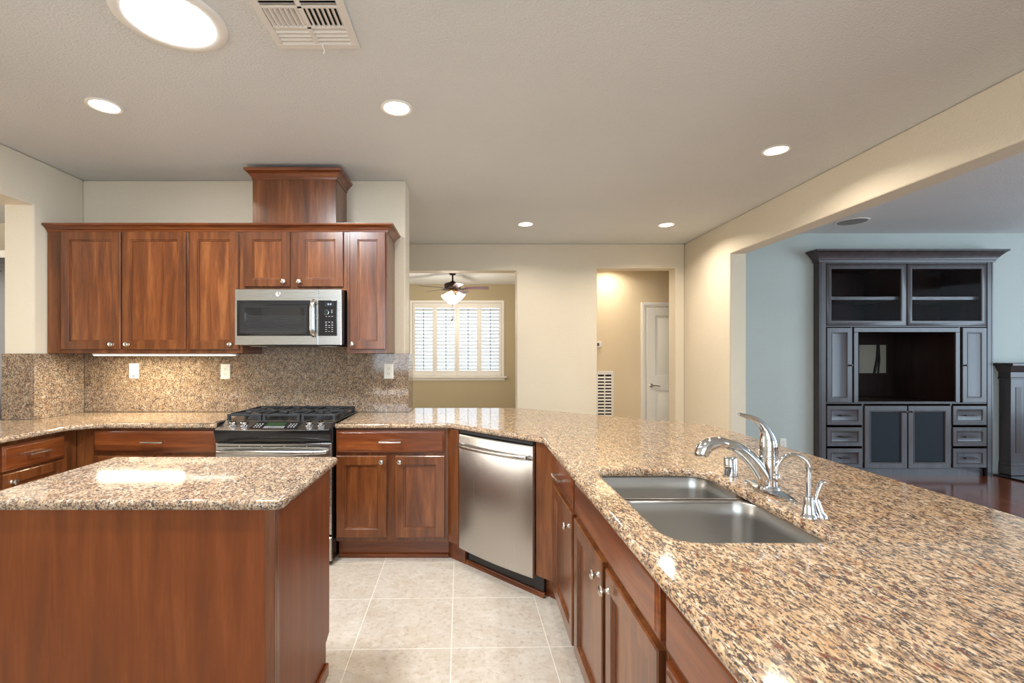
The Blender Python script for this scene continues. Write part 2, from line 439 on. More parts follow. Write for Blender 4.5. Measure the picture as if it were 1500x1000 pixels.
for k in range(4):
    x0 = WX0 + .004 + k*(pw + .0013)
    T = thing('plantation_shutter', names[k], 'shutter', (x0, 9.40, WZ0), 0, 'plantation shutters of the fan room window')
    H = WZ1 - WZ0; st = .048
    m = MB().box(0, st, 0, .03, .003, H-.003).box(pw-st, pw, 0, .03, .003, H-.003).box(st, pw-st, 0, .03, .003, .11).box(st, pw-st, 0, .03, H-.10, H-.003)
    m.build('shutter_frame', M_white, T, .003)
    m = MB(); nl = 18; h = (H - .21)/nl
    for i in range(nl):
        zc = .11 + h*(i+.5); a = R(31); L = .047; c, s_ = cos(a), sin(a)
        prof = [(-L*c, -L*s_), (0, .004), (L*c, L*s_), (0, -.004)]
        prof = [(-L*c, -L*s_-.002), (.004, -.005), (L*c, L*s_-.002), (L*c, L*s_+.002), (-.004, .005), (-L*c, -L*s_+.002)]
        m.loops([[(st+.001, .015+u, zc+w) for u, w in prof], [(pw-st-.001, .015+u, zc+w) for u, w in prof]])
    lv = m.build('louvers', M_louver, T)
    MB().box(pw/2-.006, pw/2+.006, -.034, -.024, .13, H-.12).build('tilt_rod', M_rod, T, .002)

# hallway door with its casing
DX, DY = 2.525, 6.9
m = MB().box(DX-.075, DX-.008, DY-.018, DY-.0005, 0, 2.045+.067).box(DX+.82, DX+.887, DY-.018, DY-.0005, 0, 2.112).box(DX-.008, DX+.82, DY-.018, DY-.0005, 2.045, 2.112)
m.box(DX-.06, DX-.03, DY-.026, DY-.018, 0, 2.09).box(DX-.03, DX+.85, DY-.026, DY-.018, 2.07, 2.09)
struct(m, 'trim_1', M_white, .004)
m = MB().box(0, .81, .004, .02, .01, 2.035)
for a, b, c_, d in ((0, .125, .01, 2.035), (.685, .81, .01, 2.035), (.125, .685, 1.915, 2.035), (.125, .685, .84, 1.055), (.125, .685, .01, .23)):
    m.box(a, b, -.012, .004, c_, d)
for z0, z1 in ((.23, .84), (1.055, 1.915)):
    panel(m, .125, z0, .56, z1-z0, [(0, .004), (.012, .002), (.03, .002), (.05, -.006)])
d1 = struct(m, 'door_1', M_white, .003, None, (DX, DY-.021, 0))
m = MB().lathe([(.028,0),(.028,-.008),(.014,-.012),(.012,-.045)], (.062, -.012, .915), 'y', 20)
m.tube([(.062,-.055,.915),(.10,-.06,.915),(.15,-.056,.912),(.178,-.052,.905)], [.011,.010,.008,.007], 10)
m.build('door_handle', M_nickel, d1)

# ------------------------------------------------------------------ kitchen cabinets
SHAKER = lambda t, r=.056: [(0, 0), (0, -t+.004), (.004, -t), (r, -t), (r+.002, -t+.005), (r+.009, -t+.006), (r+.011, -t+.0125)]
EASED = lambda t: [(0, 0), (0, -t+.008), (.003, -t+.005), (.012, -t+.003), (.016, -t)]
def knob(parent, x, z, y, mat=None):
    m = MB().lathe([(.011,0),(.0085,-.003),(.006,-.010),(.007,-.014),(.014,-.018),(.0165,-.023),(.015,-.028),(.008,-.031),(0,-.0315)], (x, y, z), 'y', 16)
    return m.build('knob', mat or M_nickel, parent)
def pull(parent, x, z, y, L=.142, mat=None):
    m = MB()
    n = 9; path = [(x - L/2 + L*i/(n-1), y - .028 - .004*sin(pi*i/(n-1)), z) for i in range(n)]
    m.tube(path, [.0062]*n, 8)
    for s in (-1, 1):
        m.cyl((x + s*(L/2-.014), y, z), (x + s*(L/2-.014), y-.029, z), .0065, .0055, 8)
    return m.build('handle', mat or M_nickel, parent)
def door(parent, x, z, w, h, y=0, t=.02, rail=.056, kx=None, kz=None, mat=None, prof=None):
    pr = prof or SHAKER(t, rail); m = MB(); panel(m, x, z, w, h, pr + [(pr[-1][0], 0)], y, True)
    n_ = len(pr) + 1
    for i in range(4): m.f.append([i, (i+1) % 4, (n_-1)*4 + (i+1) % 4, (n_-1)*4 + i]); m.sm.append(False)
    d = m.build('door', mat or M_wv, parent); q = pr[-1][0] - .001
    MB().box(x+q, x+w-q, y+pr[-1][1], y-.001, z+q, z+h-q).build('center_panel', M_wvp, d)
    if kx is not None: knob(d, kx, kz, y-t)
    return d
def drawer(parent, x, z, w, h, y=0, t=.02, px=True, mat=None, prof=None, name='drawer_front'):
    m = MB(); panel(m, x, z, w, h, prof or EASED(t), y)
    d = m.build(name, mat or M_wh, parent)
    if px: pull(d, x + w/2, z + h/2, y-t)
    return d
def base_body(T, w, d, z0=.135, z1=.880, toe=.075, shoe=True):
    MB().box(0, w, 0, d, z0, z1).build('body', M_wv, T, .0015)
    MB().box(0, w, toe, d-.01, 0, z0).build('toe_kick', M_wh, T)
    if shoe:
        m = MB(); m.prism([(toe, 0), (toe-.014, 0), (toe-.014, .018), (toe-.006, .028), (toe, .030)], 'x', 0, w)
        m.build('shoe_molding', M_wh, T)

FB = 3.15          # face frames of the back run
# wide base cabinet between the corner and the range (drawer + two doors)
W = 2.60 - 1.657
T = thing('base_cabinet', 'cherry base cabinet with one wide drawer, between the inner corner and the range', 'cabinet', (-2.60, FB, 0))
base_body(T, W, .60)
drawer(T, .125, .722, .80, .143)
door(T, .125, .165, .39, .535, kx=.485, kz=.66); door(T, .535, .165, .39, .535, kx=.565, kz=.66)
# base cabinet between range and dishwasher
T = thing('base_cabinet', 'cherry base cabinet with drawer and two doors, between the range and the dishwasher', 'cabinet', (-.890, FB, 0))
base_body(T, .74, .60)
drawer(T, .006, .722, .712, .145)
door(T, .006, .165, .330, .535, kx=.304, kz=.665); door(T, .392, .165, .326, .535, kx=.424, kz=.665)
m = MB()   # angled filler next to the dishwasher
sq = math.sqrt(.5)
m.prism([(.7405, .0), (.808, -.0675), (.822, -.0535), (.7405, .028)], 'z', .135, .880)
m.build('filler_panel', M_wv, T)
m = MB().prism([(.741, .075), (.852, -.036), (.863, -.025), (.741, .095)], 'z', 0, .135)
m.build('toe_kick', M_wh, T)
# side run under the pass-through
for k, (y1, lab) in enumerate(((3.148, 'cherry base cabinet with a drawer over a door, turned sideways in the inner corner'), (2.615, 'cherry base cabinet under the pass-through, beyond the corner drawer'))):
    w = .53 if k == 0 else .60
    T = thing('base_cabinet', lab, 'cabinet', (-2.60, y1 - w, 0), R(90))
    base_body(T, w, .443)
    x0 = .018
    drawer(T, x0, .715, .405 if k == 0 else .56, .142)
    door(T, x0, .165, .405 if k == 0 else .56, .535, kx=x0+.05, kz=.65)
# peninsula run, fronts facing the island
RX = .44
T = thing('base_cabinet', 'narrow cherry base cabinet with small drawer and door, between dishwasher and sink cabinet', 'cabinet', (RX, 2.50, 0), R(-90))
base_body(T, .525, .58)
drawer(T, .03, .722, .475, .140); door(T, .03, .150, .475, .550, kx=.455, kz=.635)
m = MB().prism([(-.0005, 0), (-.09, 0), (-.168, -.078), (-.182, -.064), (-.098, .02), (-.0005, .02)], 'z', .135, .880)
m.build('filler_panel', M_wv, T)
m = MB().prism([(-.0005, .075), (-.121, .075), (-.222, -.026), (-.233, -.015), (-.127, .09), (-.0005, .09)], 'z', 0, .135); m.build('toe_kick', M_wh, T)
T = thing('sink_cabinet', 'cherry sink cabinet with one long false drawer front over a pair of doors', 'cabinet', (RX, 1.974, 0), R(-90))
W = .914
m = MB().box(0, .018, .018, .58, .135, .880).box(W-.018, W, .018, .58, .135, .880).box(.018, W-.018, .56, .58, .135, .880).box(.018, W-.018, .018, .56, .135, .155).box(0, W, 0, .018, .135, .880)
m.build('body', M_wv, T)
MB().box(0, W, .075, .57, 0, .135).build('toe_kick', M_wh, T)
MB().prism([(.075, 0), (.061, 0), (.061, .018), (.069, .028), (.075, .030)], 'x', 0, W).build('shoe_molding', M_wh, T)
drawer(T, .019, .722, .876, .138, px=False, name='false_drawer_front')
door(T, .019, .150, .418, .550, kx=.402, kz=.645); door(T, .477, .150, .418, .550, kx=.512, kz=.645)
T = thing('drawer_cabinet', 'cherry drawer cabinet under the counter edge, closest to the camera', 'cabinet', (RX, 1.058, 0), R(-90))
base_body(T, .60, .58)
drawer(T, .014, .722, .57, .138); drawer(T, .014, .44, .57, .26); drawer(T, .014, .150, .57, .27)
T = thing('base_cabinet', 'cherry base cabinet at the near end of the peninsula, past the drawer cabinet', 'cabinet', (RX, .457, 0), R(-90))
base_body(T, .60, .58); drawer(T, .014, .722, .57, .138); door(T, .014, .15, .28, .55, kx=.265, kz=.645); door(T, .304, .15, .28, .55, kx=.33, kz=.645)
# half wall that carries the bar side of the peninsula
struct(MB().box(1.03, 1.15, -.15, 2.7495, 0, .879), 'wall_peninsula', M_wall)
m = MB()
pts = [(1.15, 2.75), (1.15, 2.95), (.25, 3.89), (-.487, 3.89), (-.487, 3.77), (.20, 3.77), (1.03, 2.90), (1.03, 2.75)]
m.loops([[(x, y, 0) for x, y in pts[::-1]], [(x, y, .879) for x, y in pts[::-1]]])
struct(m, 'wall_peninsula', M_wall)

# ------------------------------------------------------------------ island
m = MB()
T = thing('kitchen_island', 'low cherry panelled island cabinet in the middle of the tiled floor', 'island', (-1.545, 1.51, 0))
IW = .925
MB().box(0, IW-.012, .012, .58, .135, .880).build('body', M_wv, T)
MB().box(0, IW-.03, 0, .012, 0.0, .880).build('back_panel', M_wi, T, .001)
MB().box(IW-.03, IW+.002, -.004, .012, 0, .880).box(IW-.012, IW+.002, .012, .03, 0, .880).build('corner_post', M_wv, T, .002)
m = MB().prism([(.03, 0), (.53, 0), (.53, .135), (.58, .155), (.58, .880), (.03, .880)], 'x', IW-.012, IW)
m.build('side_panel', M_wi, T)
MB().box(.02, IW-.02, .02, .52, 0, .135).build('toe_kick', M_wh, T)
m = MB().box(IW, IW+.014, .03, .53, 0, .055).box(IW+.002, IW+.016, -.012, .03, 0, .055).box(0, IW+.002, -.012, -.0005, 0, .055); m.build('shoe_molding', M_wh, T, .005)
for k in range(2):
    mm = MB(); panel(mm, 0, 0, .43, .535, SHAKER(.02)); dd = mm.build('door', M_wv, T); dd.location = (.45 + .45*k, .58, .165); dd.rotation_euler = (0,0,pi)
    mm = MB(); panel(mm, 0, 0, .43, .145, EASED(.02)); dd = mm.build('drawer_front', M_wh, T); dd.location = (.45 + .45*k, .58, .722); dd.rotation_euler = (0,0,pi); pull(dd, .215, .072, -.02)
EDGE = [(.012, .882), (.004, .885), (0, .892), (0, .900), (.003, .908), (.008, .9125), (.016, .914)]
m = MB(); slab(m, fillet([(-1.585,1.482),(-.588,1.482),(-.588,2.128),(-1.585,2.128)], .025, 5), [], EDGE)
o = m.build('island_countertop', M_gri); tag(o, 'speckled granite slab on top of the island', 'countertop')

# ------------------------------------------------------------------ granite counters and splash
m = MB()
out = [(-3.27,.95),(-2.55,.95),(-2.55,3.02),(-2.46,3.118),(-1.660,3.118),(-1.660,3.739),(XL+.002,3.739),(XL+.002,3.308),(-3.27,3.308)]
slab(m, fillet(out, [0,.02,.10,.10,.004,0,0,0,0], 5), [], EDGE)
o = m.build('countertop', M_gr); tag(o, 'L-shaped granite counter in the corner, running from the pass-through to the range', 'countertop')
m = MB()
out = [(-.890,3.118),(-.133,3.118),(.39,2.595),(.39,-.2),(1.55,-.2),(1.55,3.07),(.40,4.035),(-.487,4.035),(-.487,3.739),(-.890,3.739)]
SX0, SX1, SY0, SY1 = .490, .910, 1.165, 1.890
hole = rrect(SX0, SX1, SY0, SY1, .075, 7)[::-1]
slab(m, fillet(out, [.004,.03,.02,.02,.02,.10,.05,0,0,0], 5), [hole], EDGE)
o = m.build('countertop', M_gr); tag(o, 'wide granite peninsula counter with a sink cut into it', 'countertop')
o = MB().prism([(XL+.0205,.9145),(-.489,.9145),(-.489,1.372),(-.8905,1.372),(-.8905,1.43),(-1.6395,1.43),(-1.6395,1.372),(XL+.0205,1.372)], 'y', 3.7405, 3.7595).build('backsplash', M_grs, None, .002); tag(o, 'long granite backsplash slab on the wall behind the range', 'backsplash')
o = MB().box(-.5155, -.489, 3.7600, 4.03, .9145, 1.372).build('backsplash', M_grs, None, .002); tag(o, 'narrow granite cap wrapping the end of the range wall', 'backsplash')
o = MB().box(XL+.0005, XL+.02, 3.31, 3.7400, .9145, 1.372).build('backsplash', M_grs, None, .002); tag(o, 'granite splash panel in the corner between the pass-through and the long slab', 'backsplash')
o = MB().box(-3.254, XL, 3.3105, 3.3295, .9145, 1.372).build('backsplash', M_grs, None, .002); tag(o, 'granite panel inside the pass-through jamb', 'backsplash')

# ------------------------------------------------------------------ wall cabinets
FU = 3.43
def wall_cab(x0, x1, z0, z1, label, doors, end=None):
    T = thing('wall_cabinet', label, 'cabinet', (x0, FU, z0), 0, None)
    MB().box(0, x1-x0, 0, YW-FU-.001, 0, z1-z0).build('body', M_wv, T, .0015)
    for a, b, c_, d, kx in doors:
        door(T, a-x0, c_-z0, b-a, d-c_, kx=kx-x0, kz=c_-z0+.035)
    return T
X = lambda px: (px-690)*3.41/700
ZU0, ZU1 = 1.373, 2.262
wall_cab(-3.040, -2.030, ZU0, ZU1, 'two-door cherry wall cabinet in the corner next to the pass-through', [(X(88.5), X(176), 1.402, 2.242, X(165)), (X(178.5), X(271.5), 1.402, 2.242, X(187.5))])
wall_cab(-2.030, -1.640, ZU0, ZU1, 'single-door cherry wall cabinet beside the microwave, on its corner side', [(X(277.5), X(349), 1.402, 2.242, X(338.5))])
wall_cab(-1.640, -.890, 1.825, ZU1, 'short two-door cherry wall cabinet above the microwave', [(X(357.5), X(424.5), 1.848, 2.242, X(416.5)), (X(435.5), X(502.5), 1.848, 2.242, X(439))])
wall_cab(-.890, -.600, ZU0, ZU1, 'narrow single-door cherry wall cabinet between the microwave and the wall end', [(X(512), X(564.5), 1.402, 2.242, X(516.5))])
CROWN = [(0,0),(.004,0),(.006,.012),(.012,.016),(.018,.024),(.036,.038),(.042,.040),(.046,.046),(.046,.054),(0,.054)]
m = MB(); sweep(m, [(-3.042,FU),(-.600,FU),(-.600,YW-.001)], [(a, 2.243+b) if a > 0 else (.0005, 2.243+b) for a, b in CROWN])
m.box(-3.042, -.600, FU+.001, YW-.001, ZU1+.0005, 2.297)
o = m.build('crown_molding', M_wh); tag(o, 'long cherry crown strip along the top of the wall cabinets', 'molding')
T = thing('vent_cover', 'boxed cherry duct cover standing on the wall cabinets under the ceiling', 'duct cover', (-1.584, 3.465, 2.297))
MB().box(0, .606, 0, YW-3.465-.001, 0, .37).build('body', M_wv, T, .0015)
m = MB(); sweep(m, [(0, YW-3.466),(0,0),(.606,0),(.606,YW-3.466)], [(max(a,.0005), .335+b*1.35) for a, b in CROWN]); m.box(0, .606, 0, YW-3.466, .3705, .408)
m.build('crown_molding', M_wh, T)
# under-cabinet light strip
T = thing('under_cabinet_light', 'long glowing light strip under the corner wall cabinets', 'light strip', (-2.74, 3.455, 1.3725))
MB().box(0, 1.02, 0, .07, -.012, 0).build('housing', M_white, T, .003)
M_strip = plain('light_strip_diffuser', (1,1,1), .4, emit=(1,.93,.78), es=2.6)
MB().box(.01, 1.01, -.001, .06, -.017, -.0121).build('diffuser', M_strip, T, .002)
area('under_cabinet_lamp', (.33, .035, -.02), (0,0,0), .62, .04, 8, (1,.88,.62), parent=T)

# ------------------------------------------------------------------ appliances
M_lcd = plain('green_lcd', (.01,.02,.01), .15, emit=(.05,.16,.05), es=.35)
M_blue = plain('clock_digits', (.1,.1,.12), .3, emit=(.65,.8,1), es=1.6)
# slide-in gas range
T = thing('gas_range', 'stainless and black slide-in gas range under the microwave', 'range', (-1.654, 3.08, 0))
RW = .757
MB().box(.004, RW-.004, .03, .65, .02, .895).box(.03, RW-.03, .06, .6, 0, .02).build('body', M_black, T, .003)
def bow(x): return -.028 * (1 - ((x-RW/2)/(RW/2))**2)
n = 20
# black bowed band under the controls
m = MB(); L = []
for i in range(n+1):
    x = .006 + (RW-.012)*i/n; b = bow(x)
    L.append([(x, .03, .808), (x, .004+b*.45, .808), (x, -.010+b*.8, .835), (x, -.022+b, .872), (x, -.022+b, .884), (x, .03, .884)])
m.loops(L); m.build('front_band', M_black, T)
# sloped stainless control panel, bowed at its front edge
sl = lambda x, s: (x, (-.030+bow(x))*(1-s) + .105*s, .884 + .041*s)
m = MB(); L = []
for i in range(n+1):
    x = .022 + (RW-.034)*i/n
    a, b_ = sl(x, 0), sl(x, 1)
    L.append([(x, a[1]+.02, .882), (x, a[1], .883), (x, a[1], .887), (x, b_[1], .926), (x, b_[1]+.02, .926), (x, b_[1]+.02, .900)])
m.loops(L); cp = m.build('control_panel', M_steel, T)
def onpanel(x, s, h=0): p = Vector(sl(x, s)); return p + Vector((0, -.29, .957)) * (h + .003)
m = MB(); x0, x1 = .232, .545
m.loops([[onpanel(x0, .14, -.004), onpanel(x1, .14, -.004), onpanel(x1-.0, .80, -.004), onpanel(x0+.02, .80, -.004)], [onpanel(x0, .14, .001), onpanel(x1, .14, .001), onpanel(x1, .80, .001), onpanel(x0+.02, .80, .001)]])
dp = m.build('display_panel', M_blackglass, T)
m = MB(); m.loops([[onpanel(a, b, h) for a, b in ((.325,.42),(.445,.42),(.445,.72),(.325,.72))] for h in (.0005, .002)]); m.build('lcd', M_lcd, dp)
m = MB()
for r_, s in enumerate((.20, .31)):
    for k in range(11):
        a = .325 + .0122*k; m.loops([[onpanel(q, w, h) for q, w in ((a,s),(a+.007,s),(a+.007,s+.06),(a,s+.06))] for h in (.0005,.0016)])
m.build('number_keys', M_grey, dp)
for a0 in (.255, .475):
    m = MB()
    for r_ in range(3):
        for k in range(3):
            a = a0 + .018*k; s = .26+.15*r_; m.loops([[onpanel(q, w, h) for q, w in ((a,s),(a+.009,s),(a+.009,s+.06),(a,s+.06))] for h in (.0005,.0016)])
    m.build('key_pad', M_grey, dp)
for x in (.105, .180, .603, .677):
    p = onpanel(x, .52)
    m = MB(); ax = Vector((0, -.29, .957)); 
    m.tube([p, p+ax*.004], [.026, .025], 20); m.tube([p+ax*.004, p+ax*.010, p+ax*.020, p+ax*.023], [.016,.019,.019,.016], 20)
    e = Vector((.3, -.93, -.25)).normalized(); q = p+ax*.0245
    m.tube([q - e*.017, q + e*.021], [.005, .005], 8)
    m.build('knob', M_chrome, T)
m = MB().box(-.024, RW+.004, .125, .657, .9155, .922)
m.prism([(.0, .03), (.022, .02), (.022, .13), (-.024, .13), (-.024, .06)], 'z', .9155, .926)
m.box(RW-.012, RW+.001, .02, .13, .9145, .926)
m.build('cooktop', M_black, T, .003)
for cx, cy, r in ((.16,.26,.042), (.16,.51,.036), (.38,.39,.050), (.60,.26,.048), (.60,.51,.034)):
    m = MB().lathe([(r+.02,.922),(r+.012,.928),(r,.930),(r,.936),(r*.92,.944),(0,.945)], (cx, cy, 0)); m.build('burner', M_iron, T)
gx = [(.012, .245), (.252, .505), (.512, .745)]
for a, b in gx:
    m = MB(); z0, z1 = .950, .964; bw = .012; y0, y1 = .14, .645
    for y in (y0, y1, (y0+y1)/2): m.box(a, b, y-bw/2, y+bw/2, z0, z1)
    for x in (a+bw/2, b-bw/2): m.box(x-bw/2, x+bw/2, y0, y1, z0, z1)
    cx = (a+b)/2
    for cy in ((.26, .51)):
        for k in range(4):
            an = pi/4 + k*pi/2; m.tube([(cx+.025*cos(an), cy+.025*sin(an), .960), (cx+.075*cos(an), cy+.075*sin(an), .959), (cx+.12*cos(an), cy+.12*sin(an), .956)], [.006,.007,.007], 6)
        m.box(cx-.005, cx+.005, cy-.12, cy-.03, z0, z1+.002).box(cx-.005, cx+.005, cy+.03, cy+.12, z0, z1+.002)
    for x in (a+.012, b-.012):
        for y in (y0, (y0+y1)/2, y1): m.prism([(x-.011, .922), (x+.011, .922), (x+.007, z1), (x-.007, z1)], 'y', y-.011, y+.011)
    m.build('grate', M_iron, T, .002)
m = MB(); panel(m, .004, .20, RW-.008, .594, [(0,.03),(0,.006),(.006,0),(.012,0)])
dr = m.build('oven_door', M_steel, T)
m = MB(); panel(m, .12, .30, RW-.24, .30, [(0,.001),(0,-.002),(.004,-.003)]); m.build('window', M_blackglass, dr)
m = MB()
for k in range(5): m.box(.02+.145*k, .155+.145*k, -.001, .002, .771, .777)
m.build('vent_slots', M_dark, dr)
m = MB(); pth = []
for i in range(25):
    u = i/24; pth.append((.030 + (RW-.06)*u, -.020 - .034*sin(pi*u)**.6, .742))
m.tube(pth, [.013 + .006*sin(pi*i/24) for i in range(25)], 12); m.cyl((.035,0,.742), (.035,-.024,.742), .011).cyl((RW-.035,0,.742), (RW-.035,-.024,.742), .011)
m.build('handle', M_steel, dr)
m = MB(); panel(m, .004, .03, RW-.008, .155, [(0,.03),(0,.006),(.006,0),(.012,0)]); m.build('drawer', M_steel, T)

# over-the-range microwave
T = thing('microwave', 'stainless over-the-range microwave hanging under the short wall cabinet', 'microwave', (-1.636, 3.31, 1.431))
MWW, MWH = .738, .387
MB().box(.002, MWW-.002, .022, .445, .004, MWH-.001).build('body', M_black, T, .003)
m = MB(); panel(m, 0, 0, .578, MWH, [(0,.022),(0,.003),(.003,0),(.006,0)])
dr = m.build('door', M_steel, T)
m = MB(); panel(m, .5795, 0, MWW-.5795, MWH, [(0,.022),(0,.003),(.003,0),(.006,0)])
sd = m.build('side_panel', M_steel, T)
m = MB(); panel(m, .016, .063, .520, .246, [(0,.0005),(0,-.003),(.003,-.004),(.050,-.004),(.053,-.0025)]); wd = m.build('window', M_blackglass, dr)
M_slat = plain('window_screen_grey', (.030,.030,.032), .3)
m = MB()
for k in range(13): m.box(.074, .494, -.0045, -.0030, .080+.0098*k, .0845+.0098*k)
m.build('screen_lines', M_slat, wd)
m = MB(); pth = [(.547, -.006-.030*min(1,sin(pi*i/16)*2.2)**.5, .063+.246*i/16) for i in range(17)]
m.tube(pth, [.0115]*17, 12, sx=1.5, ref=(0,1,0)); m.build('handle', M_steelv, dr)
M_badge = plain('brushed_badge', (.80,.80,.80), .25, .8)
m = MB().lathe([(.0165,0),(.0165,-.002),(.0150,-.003),(.0138,-.0022),(0,-.0022)], (.300, 0, .354), 'y', 28)
bd = m.build('logo_badge', M_badge, dr)
M_script = plain('badge_script_dark', (.25,.25,.26), .4)
def stroke(m, pts, c, r=.0011, sc=.0105):
    m.tube([(c[0]+x*sc, -.0026, c[2]+y*sc) for x, y in pts], [r]*len(pts), 6)
m = MB(); c = (.300, 0, .354)
stroke(m, [(-.1,.55),(-.45,.65),(-.72,.3),(-.7,-.2),(-.4,-.5),(-.12,-.2),(-.1,.0),(-.35,.05),(-.12,.0),(-.12,-.45),(-.35,-.75)], c)
stroke(m, [(.62,.5),(.35,.68),(.12,.4),(.35,.08),(.52,.05),(.2,-.05),(.12,-.4),(.4,-.62),(.72,-.3)], c)
m.build('logo_script', M_script, bd)
m = MB(); panel(m, .5815, .063, .127, .246, [(0,.0005),(0,-.003),(.002,-.004),(.006,-.004)]); kp = m.build('control_panel', M_blackglass, sd)
m = MB().box(.624, .686, -.0050, -.0041, .268, .295); dsp = m.build('display', M_dark, kp)
# clock digits 8:12
SEG = {'8': 'abcdefg', '1': 'bc', '2': 'abged', ':': ''}
m = MB()
def digit(m, ch, x, z, w, h, y):
    q = .0012
    S_ = {'a': (0,w,h-q,h), 'g': (0,w,h/2-q/2,h/2+q/2), 'd': (0,w,0,q), 'f': (0,q,h/2,h), 'b': (w-q,w,h/2,h), 'e': (0,q,0,h/2), 'c': (w-q,w,0,h/2)}
    for s in SEG[ch]:
        a, b, c_, d = S_[s]; m.box(x+a, x+b, y-.0006, y, z+c_, z+d)
for ch, x in (('8', .645), ('1', .654), ('2', .663)): digit(m, ch, x, .2765, .0062, .0105, -.0050)
m.build('clock_digits', M_blue, dsp)
m = MB().lathe([(.0160,-.0041),(.0160,-.012),(.0145,-.014),(0,-.0142)], (.634, 0, .226), 'y', 24); m.build('dial', M_black, kp)
m = MB().lathe([(.0178,-.0041),(.0178,-.0060),(.0155,-.0062),(.0155,-.0041)], (.634, 0, .226), 'y', 24, False); m.build('dial_ring', M_chrome, kp)
m = MB()
for z in (.222, .231, .240): m.box(.668, .678, -.0050, -.0041, z, z+.003)
for k in range(3): m.box(.630+.020*k, .641+.020*k, -.0050, -.0041, .196, .199)
for r_, z in enumerate((.156, .144, .133, .120, .106, .092)):
    for k in range(3):
        if r_ in (0, 2, 3, 5) or k != 1: m.box(.628+.021*k, .640+.021*k, -.0050, -.0041, z, z+(.0042 if r_ in (2, 0) else .0028))
m.build('keypad_marks', M_grey, kp)
m = MB().box(.02, .70, .03, .42, -.008, .0045); m.build('vent_underside', M_black, T, .002)
m = MB()
for x in (.06, .56): m.box(x, x+.12, .10, .36, -.0105, -.0082)
m.build('filter', M_steel, T)

# dishwasher across the angled corner
T = thing('dishwasher', 'stainless dishwasher set at an angle under the counter bend', 'dishwasher', (-.079, 3.074, 0), R(-45))
DW = .597
MB().box(.008, DW-.008, .03, .56, .12, .862).build('body', M_black, T, .002)
MB().box(.003, DW+.02, .075, .10, .012, .118).build('toe_kick', M_black, T)
MB().prism([(.075, 0), (.060, 0), (.060, .018), (.067, .028), (.075, .030)], 'x', -.02, DW+.03).build('shoe_molding', M_wh, T)
m = MB(); L = []
for i in range(17):
    u = i/16; x = .002 + (DW-.004)*u; y = -.016*(1-(2*u-1)**2)
    L.append([(x, .028, .122), (x, y+.003, .122), (x, y, .126), (x, y, .846), (x, y+.004, .855), (x, .012, .860), (x, .028, .860)])
m.loops(L); dr = m.build('door', M_steelv, T)
m = MB(); pth = [(.028+(DW-.056)*i/24, -.026-.034*sin(pi*i/24)**.45, .792) for i in range(25)]
m.tube(pth, [.015]*25, 14); m.cyl((.030,0,.792), (.030,-.030,.792), .013).cyl((DW-.030,0,.792), (DW-.030,-.030,.792), .013); m.build('handle', M_steel, dr)
M_gapshade = plain('dark_gap_strip', (.02,.02,.022), .4)  # dark strip put in for the shaded gap under the counter
MB().box(.004, DW-.004, .006, .03, .8625, .8815).build('top_gap_shade', M_gapshade, T)

# ------------------------------------------------------------------ sink and its taps
T = thing('sink', 'double-bowl stainless steel sink set under the peninsula counter', 'sink', (.70, 1.5275, .70))
def bowl(x0, x1, y0, y1, zt, zb):
    L = []; c = Vector((.70, 1.5275, .70))
    for ins, z, r in ((-.022, zt, .07), (-.003, zt, .062), (0, zt-.004, .06), (.004, zt-.05, .058), (.012, zb+.03, .055), (.022, zb+.008, .05), (.045, zb, .04), (.12, zb-.004, .02)):
        L.append([(x-c.x, y-c.y, z-c.z) for x, y in rrect(x0+ins, x1-ins, y0+ins, y1-ins, r, 6)])
    m = MB(); m.loops(L, False, True, True, True); return m
for y0, y1 in ((1.620, 1.905), (1.150, 1.590)):
    b = bowl(.478, .922, y0, y1, .880, .70).build('bowl', M_sink, T, ang=50)
    so = b.modifiers.new('thick', 'SOLIDIFY'); so.thickness = .0015; so.offset = -1
    dy = (y0+y1)/2-1.5275
    m = MB().lathe([(.045,.0),(.045,.003),(.036,.0005),(.030,-.0015),(0,-.0015)], (0, dy, -.003)); m.build('drain', M_steel, T)

MB().box(.482-.70, .918-.70, 1.589-1.5275, 1.621-1.5275, .168, .1795).build('divider', M_sink, T, .005)
T = thing('kitchen_faucet', 'tall chrome single-lever kitchen faucet behind the sink divider', 'faucet', (.988, 1.59, .9142))
L = []
for s, z in ((1.0, 0), (1.0, .004), (.93, .0075), (.80, .009)):
    L.append([(.029*s*cos(a)*(1.0 if abs(cos(a))<2 else 1), .138*s*sin(a)*(1), z) for a in [2*pi*k/40 for k in range(40)]])
MB().loops(L, True, True, True, True).build('base_plate', M_chrome, T)
MB().lathe([(.036,.008),(.034,.014),(.029,.020),(.0285,.110),(.030,.112),(.030,.117),(.0285,.119),(.0285,.130),(.030,.131),(.030,.135),(.028,.137)], (0,0,0), n=32).build('body', M_chrome, T)
def smooth_path(P, r, k=5):
    P = [Vector(p) for p in P]; o = []; rr = []
    for i in range(len(P)-1):
        p0 = P[max(i-1,0)]; p1 = P[i]; p2 = P[i+1]; p3 = P[min(i+2,len(P)-1)]
        for j in range(k):
            t_ = j/k; o.append(.5*((2*p1)+(p2-p0)*t_+(2*p0-5*p1+4*p2-p3)*t_**2+(3*p1-p0-3*p2+p3)*t_**3)); rr.append(r[i]+(r[i+1]-r[i])*t_)
    return o + [P[-1]], rr + [r[-1]]
p, r = smooth_path([(.004,0,.012),(-.012,0,.040),(-.038,0,.082),(-.072,0,.120),(-.108,0,.146),(-.140,0,.157)], [.026,.0265,.024,.021,.018,.0165])
sp = MB().tube(p, r, 18, ref=(0,1,0)).build('spout', M_chrome, T)
